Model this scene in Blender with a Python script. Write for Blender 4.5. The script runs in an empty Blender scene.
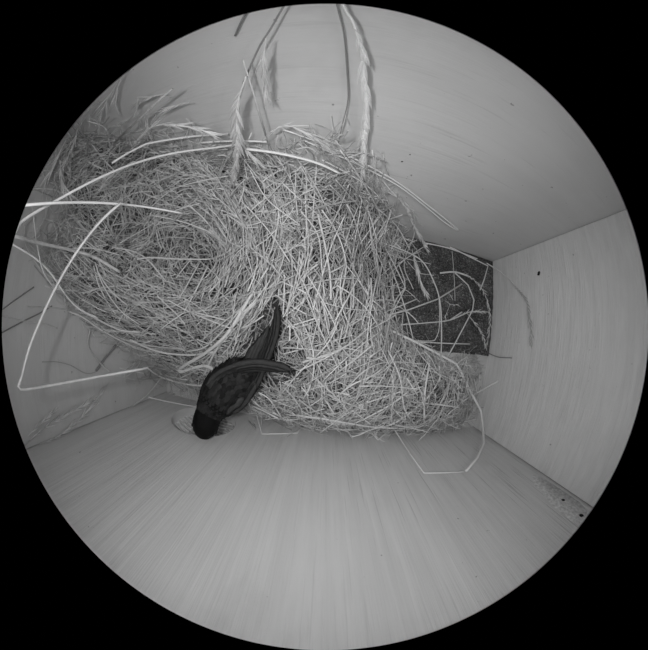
import bpy, math, random
import numpy as np
from mathutils import Vector, Matrix
random.seed(7); rng = np.random.default_rng(7)
S = bpy.context.scene
COL = S.collection

# ------------------------------------------------------------------ camera
# nest box interior, metres.  Camera sits under the lid and looks straight down.
H = .24
R, L, T, B = .2254, .2088, .1211, .1169        # right, left, back, front distance from the lens axis
CX, CY, K = 325.7, 326.6, 323.8 / math.radians(85)
ROLL = .1195
cam_d = bpy.data.cameras.new('camera'); cam = bpy.data.objects.new('camera', cam_d); COL.objects.link(cam)
S.camera = cam
cam.location = (0, 0, H); cam.rotation_euler = (0, 0, ROLL)
cam_d.type = 'PANO'
cam_d.panorama_type = 'FISHEYE_LENS_POLYNOMIAL'
cam_d.sensor_fit = 'HORIZONTAL'
cam_d.sensor_width = 36.0
cam_d.clip_start = .0005
cam_d.fisheye_fov = math.radians(170)
MMPX = 36.0 / 648
cam_d.fisheye_polynomial_k0 = 0
cam_d.fisheye_polynomial_k1 = -1.0 / (K * MMPX)
cam_d.fisheye_polynomial_k2 = 0; cam_d.fisheye_polynomial_k3 = 0; cam_d.fisheye_polynomial_k4 = 0
cam_d.shift_x = -(CX - 324) / 648
cam_d.shift_y = (CY - 325) / 648

# ------------------------------------------------------------------ light and exposure
W = bpy.data.worlds.new('world'); S.world = W; W.use_nodes = True
W.node_tree.nodes['Background'].inputs[0].default_value = (0, 0, 0, 1)
def led(name, loc, size, power, typ='AREA'):
    d = bpy.data.lights.new(name, typ); o = bpy.data.objects.new(name, d); COL.objects.link(o)
    d.energy = power; o.location = loc; d.color = (1, 1, 1)
    if typ == 'AREA': d.shape = 'DISK'; d.size = size
    else: d.shadow_soft_size = size
    return o
led('infrared_lamp', (-.024, .004, H + .016), .008, .34)
led('infrared_lamp', (.070, -.010, H + .016), .016, .20)
led('infrared_glow', (-.020, .004, H + .014), .006, .20, 'POINT')
_sp = led('fill_spot', (-.012, .010, H + .016), .008, .95, 'SPOT'); _sp.data.spot_size = math.radians(130); _sp.data.spot_blend = 1.0  # added downward fill, brightens the floor and the lower walls
S.view_settings.view_transform = 'Standard'; S.view_settings.look = 'None'
S.view_settings.gamma = 1; S.view_settings.use_curve_mapping = False
S.view_settings.exposure = -1.80
S.cycles.max_bounces = 6; S.cycles.diffuse_bounces = 4

# ------------------------------------------------------------------ pixel rays -> real places
def ray(px, py):
    dx, dy = px - CX, py - CY; r = math.hypot(dx, dy) + 1e-9; th = r / K
    qx, qy = dx / r, dy / r; c, s = math.cos(ROLL), math.sin(ROLL)
    return np.array([math.sin(th) * (c * qx + s * qy), -math.sin(th) * (-s * qx + c * qy), -math.cos(th)])
def wall_dist(d):
    t = 9.0
    for a, v in ((0, R if d[0] > 0 else -L), (1, T if d[1] > 0 else -B)):
        if abs(d[a]) > 1e-6: t = min(t, v / d[a])
    if d[2] < -1e-6: t = min(t, H / -d[2])
    return t
# the nest's height over the floor, from a few heights read off the photograph
CP = np.array([
 (-.209,.121,.218),(-.165,.121,.172),(-.13,.121,.150),(-.064,.121,.125),(-.012,.121,.105),(.03,.121,.075),(.06,.121,.04),(.085,.121,.0),(.12,.121,-.03),(.225,.121,-.06),
 (-.209,.08,.212),(-.209,.03,.195),(-.209,.003,.165),(-.209,-.028,.120),(-.209,-.047,.075),(-.209,-.073,.025),(-.209,-.1,.0),(-.209,-.117,-.02),
 (-.15,-.117,-.01),(-.12,-.117,-.012),(-.09,-.117,-.01),(-.066,-.117,.0),(.02,-.117,.010),(.1,-.117,.008),(.17,-.117,.008),(.2,-.117,.004),(.225,-.117,-.01),
 (-.15,-.09,.018),(-.185,-.095,.012),(-.11,-.09,.014),(-.066,-.09,.030),(.02,-.09,.040),(.1,-.09,.034),(.18,-.09,.018),(.203,-.05,.012),(.225,-.05,-.02),(.195,-.02,.008),(.2,.0,-.02),
 (.075,.09,.0),(.068,.06,.008),(.060,.02,.020),(.070,-.0,.014),(.12,-.018,.014),(.12,.01,-.02),(.10,.04,-.03),(.18,.04,-.06),(.19,.1,-.06),(.15,.0,-.025),
 (.0,.0,.062),(-.02,.05,.066),(.03,.03,.050),(.03,-.04,.055),(.1,-.05,.038),(.15,-.06,.026),(-.06,-.04,.052),(-.09,-.055,.042),(-.09,-.01,.048),
 (-.10,.045,.052),(-.075,.03,.058),(-.12,.025,.050),(-.135,.068,.040),(-.183,.068,.085),(-.16,.07,.085),(-.10,.09,.082),(-.05,.085,.078),(.02,.085,.038),(-.155,.04,.062),(-.155,.095,.115),(-.145,-.01,.050),(-.17,-.04,.045),(-.14,-.06,.030),(-.18,-.07,.022)])
_d = np.hypot(CP[:,None,0]-CP[None,:,0], CP[:,None,1]-CP[None,:,1])
_w = np.linalg.solve(_d + 1e-6*np.eye(len(CP)), CP[:,2] - .02)
def heap(x, y):
    x = np.asarray(x, float); y = np.asarray(y, float)
    d = np.hypot(x[...,None]-CP[:,0], y[...,None]-CP[:,1])
    return d @ _w + .02
def hit(px, py, off=0.0):
    """point on the ray of this pixel, `off` metres before the nest or the wood behind it"""
    d = ray(px, py); tw = wall_dist(d)
    ts = np.linspace(.02, tw, 260); P = ts[:,None]*d[None]
    zz = P[:,2] + H; hh = heap(P[:,0], P[:,1])
    below = np.where((zz < hh))[0]
    t = ts[below[0]] if len(below) else tw
    return Vector(d * max(.01, t - off)) + Vector((0, 0, H))
def walld(px, py, off):
    d = ray(px, py); return Vector(d*(wall_dist(d)-off)) + Vector((0,0,H))
def at(px, py, dist): return Vector(ray(px, py) * dist) + Vector((0, 0, H))
def inbox(p, m=.0012):
    return Vector((min(max(p[0], -L+m), R-m), min(max(p[1], -B+m), T-m), min(max(p[2], m), H+.018)))

# ------------------------------------------------------------------ object helpers
def tag(o, label=None, cat=None, group=None, kind=None):
    for k, v in (('label', label), ('category', cat), ('group', group), ('kind', kind)):
        if v: o[k] = v
    return o
def empty(name, loc=(0,0,0)):
    o = bpy.data.objects.new(name, None); COL.objects.link(o); o.location = loc; o.empty_display_size = .005
    return o
class MB:
    def __init__(s): s.v = []; s.f = []; s.tone = []; s.n = 0
    def add(s, vs, fs, tone=.5):
        s.v.extend(tuple(v) for v in vs); s.f.extend(tuple(i + s.n for i in f) for f in fs)
        s.n += len(vs); s.tone.extend([tone]*len(vs))
    def tube(s, pts, rad, sides=5, tone=.5, flat=1.0):
        pts = [Vector(p) for p in pts]; n = len(pts)
        up = Vector((.13, .21, .97)); vs = []; fs = []; prev = None
        for i, p in enumerate(pts):
            t = (pts[min(i+1, n-1)] - pts[max(i-1, 0)])
            if t.length < 1e-9: t = Vector((1,0,0))
            t.normalize()
            if prev is None:
                a = t.cross(up)
                if a.length < .05: a = t.cross(Vector((1,0,0)))
            else: a = prev - t*prev.dot(t)
            if a.length < 1e-6: a = t.orthogonal()
            a.normalize(); prev = a; b = t.cross(a)
            r = rad(i/(n-1)) if callable(rad) else rad
            for k in range(sides):
                g = 2*math.pi*k/sides
                vs.append(p + a*(math.cos(g)*r) + b*(math.sin(g)*r*flat))
        for i in range(n-1):
            for k in range(sides):
                k2 = (k+1) % sides
                fs.append((i*sides+k, i*sides+k2, (i+1)*sides+k2, (i+1)*sides+k))
        fs.append(tuple(range(sides-1, -1, -1))); fs.append(tuple((n-1)*sides+k for k in range(sides)))
        s.add(vs, fs, tone)
    def build(s, name, m, parent=None, origin=None, smooth=True):
        me = bpy.data.meshes.new(name)
        o0 = Vector(origin) if origin is not None else Vector((0,0,0))
        vv = [tuple(Vector(v) - o0) for v in s.v] if origin is not None else s.v
        me.from_pydata(vv, [], s.f); me.materials.append(m)
        at_ = me.attributes.new('tone', 'FLOAT', 'POINT'); at_.data.foreach_set('value', np.array(s.tone, dtype=np.float32))
        if smooth: me.polygons.foreach_set('use_smooth', [True]*len(me.polygons))
        me.update()
        o = bpy.data.objects.new(name, me); COL.objects.link(o)
        if parent: o.parent = parent
        elif origin is not None: o.location = o0
        return o
    def box(s, lo, hi, tone=.5):
        x0,y0,z0 = lo; x1,y1,z1 = hi
        s.add([(x0,y0,z0),(x1,y0,z0),(x1,y1,z0),(x0,y1,z0),(x0,y0,z1),(x1,y0,z1),(x1,y1,z1),(x0,y1,z1)],
              [(0,3,2,1),(4,5,6,7),(0,1,5,4),(1,2,6,5),(2,3,7,6),(3,0,4,7)], tone)
def smooth_line(P, per=6):
    """Catmull-Rom through the points"""
    P = [Vector(p) for p in P]
    if len(P) < 3:
        return [P[0].lerp(P[1], i/per) for i in range(per+1)]
    out = []
    for i in range(len(P)-1):
        p0 = P[i-1] if i else P[0]*2-P[1]; p1 = P[i]; p2 = P[i+1]; p3 = P[i+2] if i+2 < len(P) else P[-1]*2-P[-2]
        for k in range(per):
            t = k/per
            out.append(.5*((2*p1)+(p2-p0)*t+(2*p0-5*p1+4*p2-p3)*t*t+(3*p1-p0-3*p2+p3)*t**3))
    out.append(P[-1]); return out

# ------------------------------------------------------------------ materials
class NT:
    def __init__(s, name):
        s.m = bpy.data.materials.new(name); s.m.use_nodes = True; s.t = s.m.node_tree; s.t.nodes.clear()
        s.out = s.n('ShaderNodeOutputMaterial'); s.b = s.n('ShaderNodeBsdfPrincipled'); s.l(s.b.outputs[0], s.out.inputs[0])
    def n(s, t, **kw):
        nd = s.t.nodes.new(t)
        for k, v in kw.items(): setattr(nd, k, v)
        return nd
    def l(s, a, b): s.t.links.new(a, b)
    def coord(s, scale=(1,1,1)):
        c = s.n('ShaderNodeTexCoord'); mp = s.n('ShaderNodeMapping'); mp.inputs['Scale'].default_value = scale
        s.l(c.outputs['Object'], mp.inputs['Vector']); return mp.outputs[0]
    def noise(s, vec, scale, detail=4, rough=.5, dist=0):
        nd = s.n('ShaderNodeTexNoise'); s.l(vec, nd.inputs['Vector']); nd.inputs['Scale'].default_value = scale
        nd.inputs['Detail'].default_value = detail; nd.inputs['Roughness'].default_value = rough; nd.inputs['Distortion'].default_value = dist
        return nd.outputs['Fac']
    def ramp(s, fac, stops):
        r = s.n('ShaderNodeValToRGB'); s.l(fac, r.inputs[0]); e = r.color_ramp.elements
        while len(e) < len(stops): e.new(.5)
        for el, (p, g) in zip(e, stops): el.position = p; el.color = (g, g, g, 1)
        return r.outputs[0]
    def math(s, op, a, b=None, c=None):
        nd = s.n('ShaderNodeMath', operation=op)
        for i, v in enumerate((a, b, c)):
            if v is None: continue
            if isinstance(v, (int, float)): nd.inputs[i].default_value = v
            else: s.l(v, nd.inputs[i])
        return nd.outputs[0]
    def bump(s, h, strength=.3, dist=.001):
        nd = s.n('ShaderNodeBump'); nd.inputs['Strength'].default_value = strength; nd.inputs['Distance'].default_value = dist
        s.l(h, nd.inputs['Height']); s.l(nd.outputs[0], s.b.inputs['Normal'])
    def rough(s, v, spec=.2): s.b.inputs['Roughness'].default_value = v; s.b.inputs['Specular IOR Level'].default_value = spec
    def color(s, c): s.l(c, s.b.inputs['Base Color'])

def wood(name, stretch, tone=.50, streak=.25, fine=1.0, bump=.25, wav=0.0, worn=.0):
    """plywood: stretch is small along the grain"""
    q = NT(name)
    v = q.coord(stretch)
    g = q.noise(v, 60*fine, 6, .62, wav)
    big = q.noise(q.coord(), 9, 3, .5)
    blot = q.noise(q.coord(tuple(.35*a + .35 for a in stretch)), 28, 4, .6)
    a = q.math('MULTIPLY_ADD', q.math('SUBTRACT', g, .5), streak, 1.0)
    b = q.math('MULTIPLY_ADD', q.math('SUBTRACT', big, .5), .22, a)
    dark = q.ramp(blot, ((.0, .66), (.30, .92), (.40, 1.0), (1.0, 1.0)))
    # long dark hairline cracks along the grain, more of them where the board is worn
    ln = q.noise(q.coord(tuple(a*(.35 if a < 1 else 1) for a in stretch)), 420*fine**.5, 3, .6)
    crack = q.ramp(ln, ((.0, .45), (.33, .62), (.40, 1.0), (1.0, 1.0)))
    cx = q.n('ShaderNodeSeparateXYZ'); tc = q.n('ShaderNodeTexCoord'); q.l(tc.outputs['Object'], cx.inputs[0])
    wear = q.math('MULTIPLY', q.math('MULTIPLY_ADD', cx.outputs[0], worn, .25), q.ramp(big, ((.35, .2), (.6, 1.0))))
    wear.node.use_clamp = True
    mixc = q.math('ADD', q.math('MULTIPLY', wear, crack), q.math('SUBTRACT', 1.0, wear))
    spots = q.ramp(q.noise(q.coord(), 170, 2, .5), ((.0, .35), (.22, .5), (.26, 1.0), (1.0, 1.0)))
    scr = q.noise(q.coord(tuple(1.0 if a < 1 else .25 for a in stretch)), 150, 2, .5, .8)
    g2 = q.math('ADD', q.math('MULTIPLY', ln, .8), q.math('MULTIPLY', scr, .12))
    q.color(q.math('MULTIPLY', q.math('MULTIPLY', q.math('MULTIPLY', b, q.math('MULTIPLY', dark, spots)), mixc), tone))
    q.rough(.62, .25); q.bump(q.math('ADD', g, g2), bump, .0012)
    return q.m
M = {}
M['wood_back'] = wood('pale_plywood_back', (.12, 1, 1), .68, .16, .8, .25)
M['wood_right'] = wood('pale_plywood_right', (1, .10, 1), .88, .34, 3.0, .9, .6)
M['wood_left'] = wood('pale_plywood_left', (1, .10, 1), .60, .2, 2.2, .3)
M['wood_front'] = wood('pale_plywood_front', (1, 1, .05), .70, .34, 2.4, .5, 0, 5.0)
M['wood_floor'] = wood('pale_plywood_floor', (.1, 1, 1), .66, .15, 1.6, .2)
def plain(name, g, rough=.8, spec=.1):
    q = NT(name); c = q.noise(q.coord(), 300, 3); q.color(q.ramp(c, ((.3, g*.7), (.7, g*1.2)))); q.rough(rough, spec); return q.m
M['knot'] = plain('dark_knot', .012)
M['filler'] = plain('pale_filler', .76, .7)
M['ply_light'] = plain('ply_layer_light', .60); M['ply_dark'] = plain('ply_layer_dark', .20)
def straw_mat(name, lo, hi, rough=.5, spec=.35):   # 'tone' on the mesh sets how light each piece is
    q = NT(name)
    a = q.n('ShaderNodeAttribute', attribute_name='tone')
    n1 = q.noise(q.coord((1,1,1)), 220, 3)
    t = q.math('MULTIPLY_ADD', n1, .5, q.math('MULTIPLY', a.outputs['Fac'], .75))
    q.color(q.ramp(t, ((.1, lo), (1.0, hi)))); q.rough(rough, spec); q.bump(q.noise(q.coord(), 900, 2), .2, .0003)
    return q.m
M['straw'] = straw_mat('dry_straw', .26, .90)
M['ply'] = straw_mat('ply_layers', .12, .85, .8, .1)
M['straw_bright'] = straw_mat('glossy_straw', .70, .92, .35, .5)
M['straw_grey'] = straw_mat('dull_straw', .22, .42, .7, .2)
M['ear'] = straw_mat('dry_grass_ear', .50, .90, .7, .2)
q = NT('shaded_compacted_straw')  # dark colour carries the shade between the straws
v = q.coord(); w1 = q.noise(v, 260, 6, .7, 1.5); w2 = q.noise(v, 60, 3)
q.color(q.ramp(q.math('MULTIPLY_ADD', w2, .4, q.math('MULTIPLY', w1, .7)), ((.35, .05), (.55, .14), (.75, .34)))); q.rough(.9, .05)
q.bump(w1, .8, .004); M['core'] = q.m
q = NT('dark_rubber_granules')
v = q.coord(); vo = q.n('ShaderNodeTexVoronoi'); q.l(v, vo.inputs['Vector']); vo.inputs['Scale'].default_value = 700
sp = q.noise(v, 520, 3, .75); bg = q.noise(v, 40, 3)
q.color(q.ramp(q.math('MULTIPLY_ADD', sp, .8, q.math('MULTIPLY', bg, .25)), ((.36, .02), (.50, .085), (.60, .17), (.70, .50))))
q.rough(.85, .2); q.bump(vo.outputs['Distance'], .8, .0015); M['mat'] = q.m
def feather_mat(name, lo, hi, spec=.25):
    q = NT(name)
    n1 = q.noise(q.coord(), 240, 4, .6); a = q.n('ShaderNodeAttribute', attribute_name='tone')
    t = q.math('MULTIPLY_ADD', n1, .45, q.math('MULTIPLY', a.outputs['Fac'], .6))
    q.color(q.ramp(t, ((.15, lo), (.8, hi)))); q.rough(.62, spec); q.bump(q.noise(q.coord(), 1200, 2), .25, .0004)
    return q.m
M['feather'] = feather_mat('dark_flight_feather', .010, .075)
M['body'] = feather_mat('black_body_plumage', .003, .010, .10)
M['scale'] = feather_mat('dark_back_plumage', .002, .036, .12)
M['eye'] = plain('black_eye', .004, .15, .5); M['beak'] = plain('dark_beak', .02, .4, .3)

# ------------------------------------------------------------------ the box
TH = .018; G = .0006; CE = H + .022
def wall(name, lo, hi, m, parent=None):
    b = MB(); b.box(lo, hi); o = b.build(name, M[m], parent, smooth=False)
    tag(o, kind='structure'); return o
floor = wall('floor', (-L-TH, -B-TH, -TH), (R+TH, T+TH, 0), 'wood_floor')
back = wall('wall_back', (-L-TH, T, .0002), (R+TH, T+TH, CE), 'wood_back')
right = wall('wall_right', (R, -B+.0012, .0002), (R+TH, T-G, CE), 'wood_right')
left = wall('wall_left', (-L-TH, -B+.0011, .0002), (-L, T-G, CE), 'wood_left')
ceil_ = wall('ceiling', (-L-TH, -B-TH, CE+.0002), (R+TH, T+TH, CE+TH), 'wood_floor')
# front board with the round entrance hole cut through it
HC = (-.120, .0435); HRX, HRZ = .0372, .0350
TF = .018
def hole_ring(n, y, kx=1.0, dz=0.0, wob=0.0):
    out = []
    for k in range(n):
        a = 2*math.pi*k/n; w = 1 + wob*math.sin(3*a+1.3) + wob*.6*math.sin(7*a)
        out.append((HC[0]+HRX*kx*w*math.cos(a), y, HC[1]+dz+HRZ*kx*w*math.sin(a)))
    return out
def front_board():
    b = MB(); n = 64; x0, x1, z0, z1 = -L-TH, R+TH, .0002, CE
    inner = hole_ring(n, -B - .0005)
    # outer boundary: project each ring direction to the rectangle; corners inserted by snapping
    def rect(a):
        dx, dz = math.cos(a), math.sin(a)
        tx = ((x1 if dx > 0 else x0) - HC[0])/dx if abs(dx) > 1e-9 else 1e9
        tz = ((z1 if dz > 0 else z0) - HC[1])/dz if abs(dz) > 1e-9 else 1e9
        t = min(tx, tz); return [HC[0]+dx*t, HC[1]+dz*t]
    outer = [rect(2*math.pi*k/n) for k in range(n)]
    for cx_, cz_ in ((x0,z0),(x1,z0),(x1,z1),(x0,z1)):
        a = math.atan2(cz_-HC[1], cx_-HC[0]) % (2*math.pi); k = round(a/(2*math.pi)*n) % n; outer[k] = [cx_, cz_]
    lip = hole_ring(n, -B, 1.012)
    vs = lip + [(p[0], -B, p[1]) for p in outer] + inner + hole_ring(n, -B-TF) + [(p[0], -B-TF, p[1]) for p in outer]
    fs = []
    for k in range(n):
        j = (k+1) % n
        fs += [(k, j, n+j, n+k), (2*n+k, 2*n+j, j, k), (3*n+k, 3*n+j, 2*n+j, 2*n+k), (3*n+j, 3*n+k, 4*n+k, 4*n+j), (n+k, n+j, 4*n+j, 4*n+k)]
    b.add(vs, fs); return b.build('wall_front', M['wood_front'], smooth=False)
front = front_board(); tag(front, kind='structure')
# carved board that closes the hole from outside, cut aslant so that its layers show as ridges
b = MB(); tn = []; nx, nz = 80, 130; X0h, X1h, Z0h, Z1h = HC[0]-HRX*1.35, HC[0]+HRX*1.35, HC[1]-HRZ*1.25, HC[1]+HRZ*1.6
vs = []
for j in range(nz+1):
    for i in range(nx+1):
        x = X0h+(X1h-X0h)*i/nx; z = Z0h+(Z1h-Z0h)*j/nz; u_ = (x-HC[0])/HRX; w_ = (z-HC[1])/HRZ
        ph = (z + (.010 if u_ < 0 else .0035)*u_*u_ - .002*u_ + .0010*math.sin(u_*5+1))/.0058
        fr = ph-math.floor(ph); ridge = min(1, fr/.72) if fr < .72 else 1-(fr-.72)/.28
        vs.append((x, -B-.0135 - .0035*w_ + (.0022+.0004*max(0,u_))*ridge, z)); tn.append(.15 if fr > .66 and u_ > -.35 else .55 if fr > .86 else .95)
fs = [(j*(nx+1)+i, j*(nx+1)+i+1, (j+1)*(nx+1)+i+1, (j+1)*(nx+1)+i) for j in range(nz) for i in range(nx)]
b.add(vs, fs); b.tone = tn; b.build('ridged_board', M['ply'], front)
# knots and pits in the boards
def knot(px, py, r, parent, axis):
    p = walld(px, py, 0); b = MB(); n = 12; vs = []; 
    for ring, (k, dep) in enumerate(((1.0, .0006), (.55, .0009))):
        for i in range(n):
            a = 2*math.pi*i/n; rr = r*k*(1+.25*math.sin(2*a+1)+.15*math.sin(5*a))
            u, w = rr*math.cos(a), rr*math.sin(a)*1.3
            vs.append((p.x-dep, p.y+u, p.z+w) if axis == 'x' else (p.x+u, p.y+dep, p.z+w) if axis == 'z' else (p.x+u, p.y-dep, p.z+w))
    fs = [(i, (i+1)%n, n+(i+1)%n, n+i) for i in range(n)] + [tuple(range(n, 2*n))]
    b.add(vs, fs); b.build('knot', M['knot'], parent)
knot(539, 273.5, .0021, right, 'x'); knot(563, 500.5, .0018, front, 'z'); knot(581, 516, .0022, front, 'z')
knot(410, 154, .0004, back, 'y'); knot(402, 161, .0006, back, 'y')

b = MB(); pp = [walld(x, y, 0) for x, y in ((531,474),(541,477),(552,484),(566,493),(580,503),(589,513),(583,524),(574,524),(562,514),(553,507),(547,500),(541,492),(534,485))]
vs = [(p.x, p.y-.0001, p.z) for p in pp] + [(p.x*.9+.1*pp[3].x, p.y+.0004, p.z*.92+.08*pp[3].z) for p in pp]; n = len(pp)
b.add(vs, [tuple(range(n, 2*n))] + [(k, (k+1)%n, n+(k+1)%n, n+k) for k in range(n)]); b.build('filler_patch', M['filler'], front)
# dark granular mat on the back half of the floor
b = MB(); nx, ny = 90, 28
X0, X1, Y0, Y1 = -L+.001, R-.001, -.013, T-.001
vs = [(X0+(X1-X0)*i/nx, Y0+(Y1-Y0)*j/ny + (random.uniform(-.0009,.0009) if j == 0 else 0), .0026+random.uniform(-.0005,.0005)) for j in range(ny+1) for i in range(nx+1)]
fs = [(j*(nx+1)+i, j*(nx+1)+i+1, (j+1)*(nx+1)+i+1, (j+1)*(nx+1)+i) for j in range(ny) for i in range(nx)]
nb = len(vs); vs += [(X0+(X1-X0)*i/nx, Y0, .0001) for i in range(nx+1)]
fs += [(nb+i, nb+i+1, i+1, i) for i in range(nx)]
b.add(vs, fs)
tag(b.build('floor_mat', M['mat'], smooth=False), 'dark granular mat on the back half of the box floor', 'mat')

# ------------------------------------------------------------------ the straw nest
nest = empty('straw_nest', (0, 0, 0))
tag(nest, 'large loose nest of dry straw and grass heaped against the back wall', 'nest')
# compacted inner body, coloured dark for the shade in the gaps
nx, ny = 150, 86; b = MB()
gx = np.linspace(-L+.002, R-.002, nx+1); gy = np.linspace(-B+.002, T-.002, ny+1)
XX, YY = np.meshgrid(gx, gy); HH = heap(XX, YY) - .016 + rng.normal(0, .0026, XX.shape)
bot = .0028
HH -= .022*np.exp(-(((XX-.028)/.035)**2+((YY-.055)/.04)**2)) + .018*np.exp(-(((XX+.135)/.02)**2+((YY-.068)/.02)**2))
ok = HH > bot
HH = np.maximum(HH, bot - .002)
vs = np.c_[XX.ravel(), YY.ravel(), HH.ravel()].tolist(); fs = []
for j in range(ny):
    for i in range(nx):
        if ok[j,i] or ok[j,i+1] or ok[j+1,i] or ok[j+1,i+1]:
            a = j*(nx+1)+i; fs.append((a, a+1, a+nx+2, a+nx+1))
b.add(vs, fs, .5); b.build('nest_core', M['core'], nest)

CUP = np.array((-.132, .050))
def straw_path(x, y, ln, nseg, off, wild=0.0, curv=None):
    h0 = float(heap(x, y)); e = .004
    gxn = (float(heap(x+e, y))-float(heap(x-e, y)))/(2*e); gyn = (float(heap(x, y+e))-float(heap(x, y-e)))/(2*e)
    rel = np.array((x, y)) - CUP; rr = np.hypot(*rel)
    if rr < .115 and random.random() < .68:
        ang = math.atan2(rel[1], rel[0]) + math.pi/2 + random.gauss(0, .45)
        cv = ln/max(rr, .03)*random.uniform(.5, 1.1)
    elif -.01 < x < .08 and y > -.01 and random.random() < .6: ang = random.gauss(1.65, .4); cv = random.gauss(0, .3)
    elif y > .07 and x < .02 and random.random() < .6:
        ang = random.gauss(.25, .4); cv = random.gauss(0, .35)
    elif x > .12 and random.random() < .5: ang = random.gauss(-.1, .9); cv = random.gauss(0, .3)
    else: ang = random.uniform(0, 2*math.pi); cv = random.gauss(0, .35)
    if curv is not None: cv = curv
    pit = random.gauss(0, .26) + wild
    p = Vector((x, y, 0)); pts = []
    step = ln/nseg; px_, py_ = x, y; a = ang - cv/2
    px_ -= math.cos(ang)*ln/2; py_ -= math.sin(ang)*ln/2
    steep = 1/math.sqrt(1+gxn*gxn+gyn*gyn)
    for k in range(nseg+1):
        t = k/nseg
        z = h0 + (px_-x)*gxn + (py_-y)*gyn
        hz = float(heap(min(max(px_,-L),R), min(max(py_,-B),T)))
        z = .45*z + .55*hz
        z += off + pit*(t-.5)*ln + .10*ln*(1-(2*t-1)**2)*random.uniform(-.02, .08)*4
        pts.append(inbox((px_, py_, z)))
        # shorten horizontal steps where the surface is steep
        dz = math.cos(a)*gxn + math.sin(a)*gyn
        sc = step/math.sqrt(1+dz*dz)
        px_ += math.cos(a)*sc; py_ += math.sin(a)*sc; a += cv/nseg
    return pts
def project(p):
    x, y, z = p[0], -p[1], H-p[2]; c, s_ = math.cos(ROLL), math.sin(ROLL); X = c*x-s_*y; Y = s_*x+c*y; d = math.hypot(X, Y)+1e-9; th = math.atan2(d, z)
    return CX+K*th*X/d, CY+K*th*Y/d
BIRD = [(190,425),(193,405),(200,375),(220,360),(240,352),(262,322),(270,300),(280,300),(284,330),(276,355),(298,370),(290,380),(266,380),(252,410),(235,424),(218,428),(205,440)]
def in_bird(p):
    x, y = project(p); ins = False
    for (x0, y0), (x1, y1) in zip(BIRD, BIRD[1:]+BIRD[:1]):
        if (y0 > y) != (y1 > y) and x < (x1-x0)*(y-y0)/(y1-y0)+x0: ins = not ins
    return ins and (Vector(p)-Vector((0,0,H))).length < .208
def hits_bird(pts):
    for a, b_ in zip(pts, pts[1:]):
        for k in range(4):
            if in_bird(Vector(a).lerp(Vector(b_), k/4)): return True
    return in_bird(pts[-1])
# sampling sites over the heap, more of them where it is steep
cx_ = .5*(gx[1:]+gx[:-1]); cy_ = .5*(gy[1:]+gy[:-1]); CXX, CYY = np.meshgrid(cx_, cy_); CH = heap(CXX, CYY)
gyy, gxx = np.gradient(CH, cy_, cx_); area = np.sqrt(1+gxx**2+gyy**2); area = np.minimum(area, 4)
dist2 = CXX**2+CYY**2+(H-CH)**2
wgt = np.where(CH > .001, area/dist2**.6, 0).ravel(); wgt /= wgt.sum()
def site():
    k = rng.choice(len(wgt), p=wgt); return float(CXX.ravel()[k]+random.uniform(-.0015,.0015)), float(CYY.ravel()[k]+random.uniform(-.0015,.0015))
NB = 8800
ks = rng.choice(len(wgt), size=NB, p=wgt)
bulk = MB()
for i in range(NB):
    x = float(CXX.ravel()[ks[i]]+random.uniform(-.0015,.0015)); y = float(CYY.ravel()[ks[i]]+random.uniform(-.0015,.0015))
    ln = min(.075, max(.008, random.lognormvariate(math.log(.024), .55)))
    d = math.sqrt(x*x+y*y+(H-float(CH.ravel()[ks[i]]))**2)
    r = random.choice((.00028,.00034,.00042,.00055,.0007))*max(.62, min(1.0, d/.2))
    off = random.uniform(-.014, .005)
    nseg = 3 if ln < .02 else 5
    pp = straw_path(x, y, ln, nseg, off)
    if off > -.008 and hits_bird(pp): continue
    if -.03 < x < .065 and y > .01 and off > -.007 and random.random() < .55: continue
    bulk.tube(pp, r, 3, random.random()**1.2 * (1.0 if off > -.005 else .6), random.choice((1, 1, .5)))  # deeper straws get a darker tone, shade of the gaps put into colour
tag(bulk.build('straw_mass', M['straw'], nest, smooth=False), kind='stuff')

# grass ears: a rachis with spikelets on both sides
def spikelet(b, base, dirv, side, ln, wd, awn, tone):
    dirv = dirv.normalized(); side = (side - dirv*side.dot(dirv)).normalized(); nor = dirv.cross(side)
    prof = ((0, .25), (.25, .9), (.5, 1.0), (.8, .55), (1.0, .12))
    vs = []; m = 5
    for t, w in prof:
        for k in range(m):
            g = 2*math.pi*k/m
            vs.append(base + dirv*(t*ln) + side*(math.cos(g)*w*wd/2) + nor*(math.sin(g)*w*wd*.3))
    fs = [(i*m+k, i*m+(k+1)%m, (i+1)*m+(k+1)%m, (i+1)*m+k) for i in range(len(prof)-1) for k in range(m)]
    fs.append(tuple(range(m))[::-1])
    tip = base + dirv*(ln+awn) + side*(awn*random.uniform(-.15,.15)); vs.append(tip); q_ = (len(prof)-1)*m
    fs += [(q_+k, q_+(k+1)%m, q_+m) for k in range(m)]
    b.add([inbox(v, .0004) for v in vs], fs, tone)
def ear_mesh(b, path, ln=.009, wd=.0022, awn=.004, step=.0032, spread=.42, tone=None):
    path = smooth_line(path, 8); b.tube(path, .0004, 4, .5)
    acc = 0; side = 1
    for i in range(1, len(path)):
        seg = (path[i]-path[i-1]).length; acc += seg
        while acc > step:
            acc -= step; t = (path[i]-path[i-1]).normalized(); side = -side
            view = (Vector((0,0,H)) - path[i]).normalized()
            s = t.cross(view)
            if s.length < .1: s = t.orthogonal()
            s.normalize(); s = (s*side + view*random.uniform(-.9,1.0)).normalized()
            f = i/len(path); k = min(1, .45+1.6*min(f, 1.15-f))
            a = spread*random.uniform(.3, 1.7)
            spikelet(b, path[i], t*math.cos(a)+s*math.sin(a), view, ln*k*random.uniform(.8,1.2), wd*k, awn*random.uniform(.4,1.2), tone if tone is not None else random.random())
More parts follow.
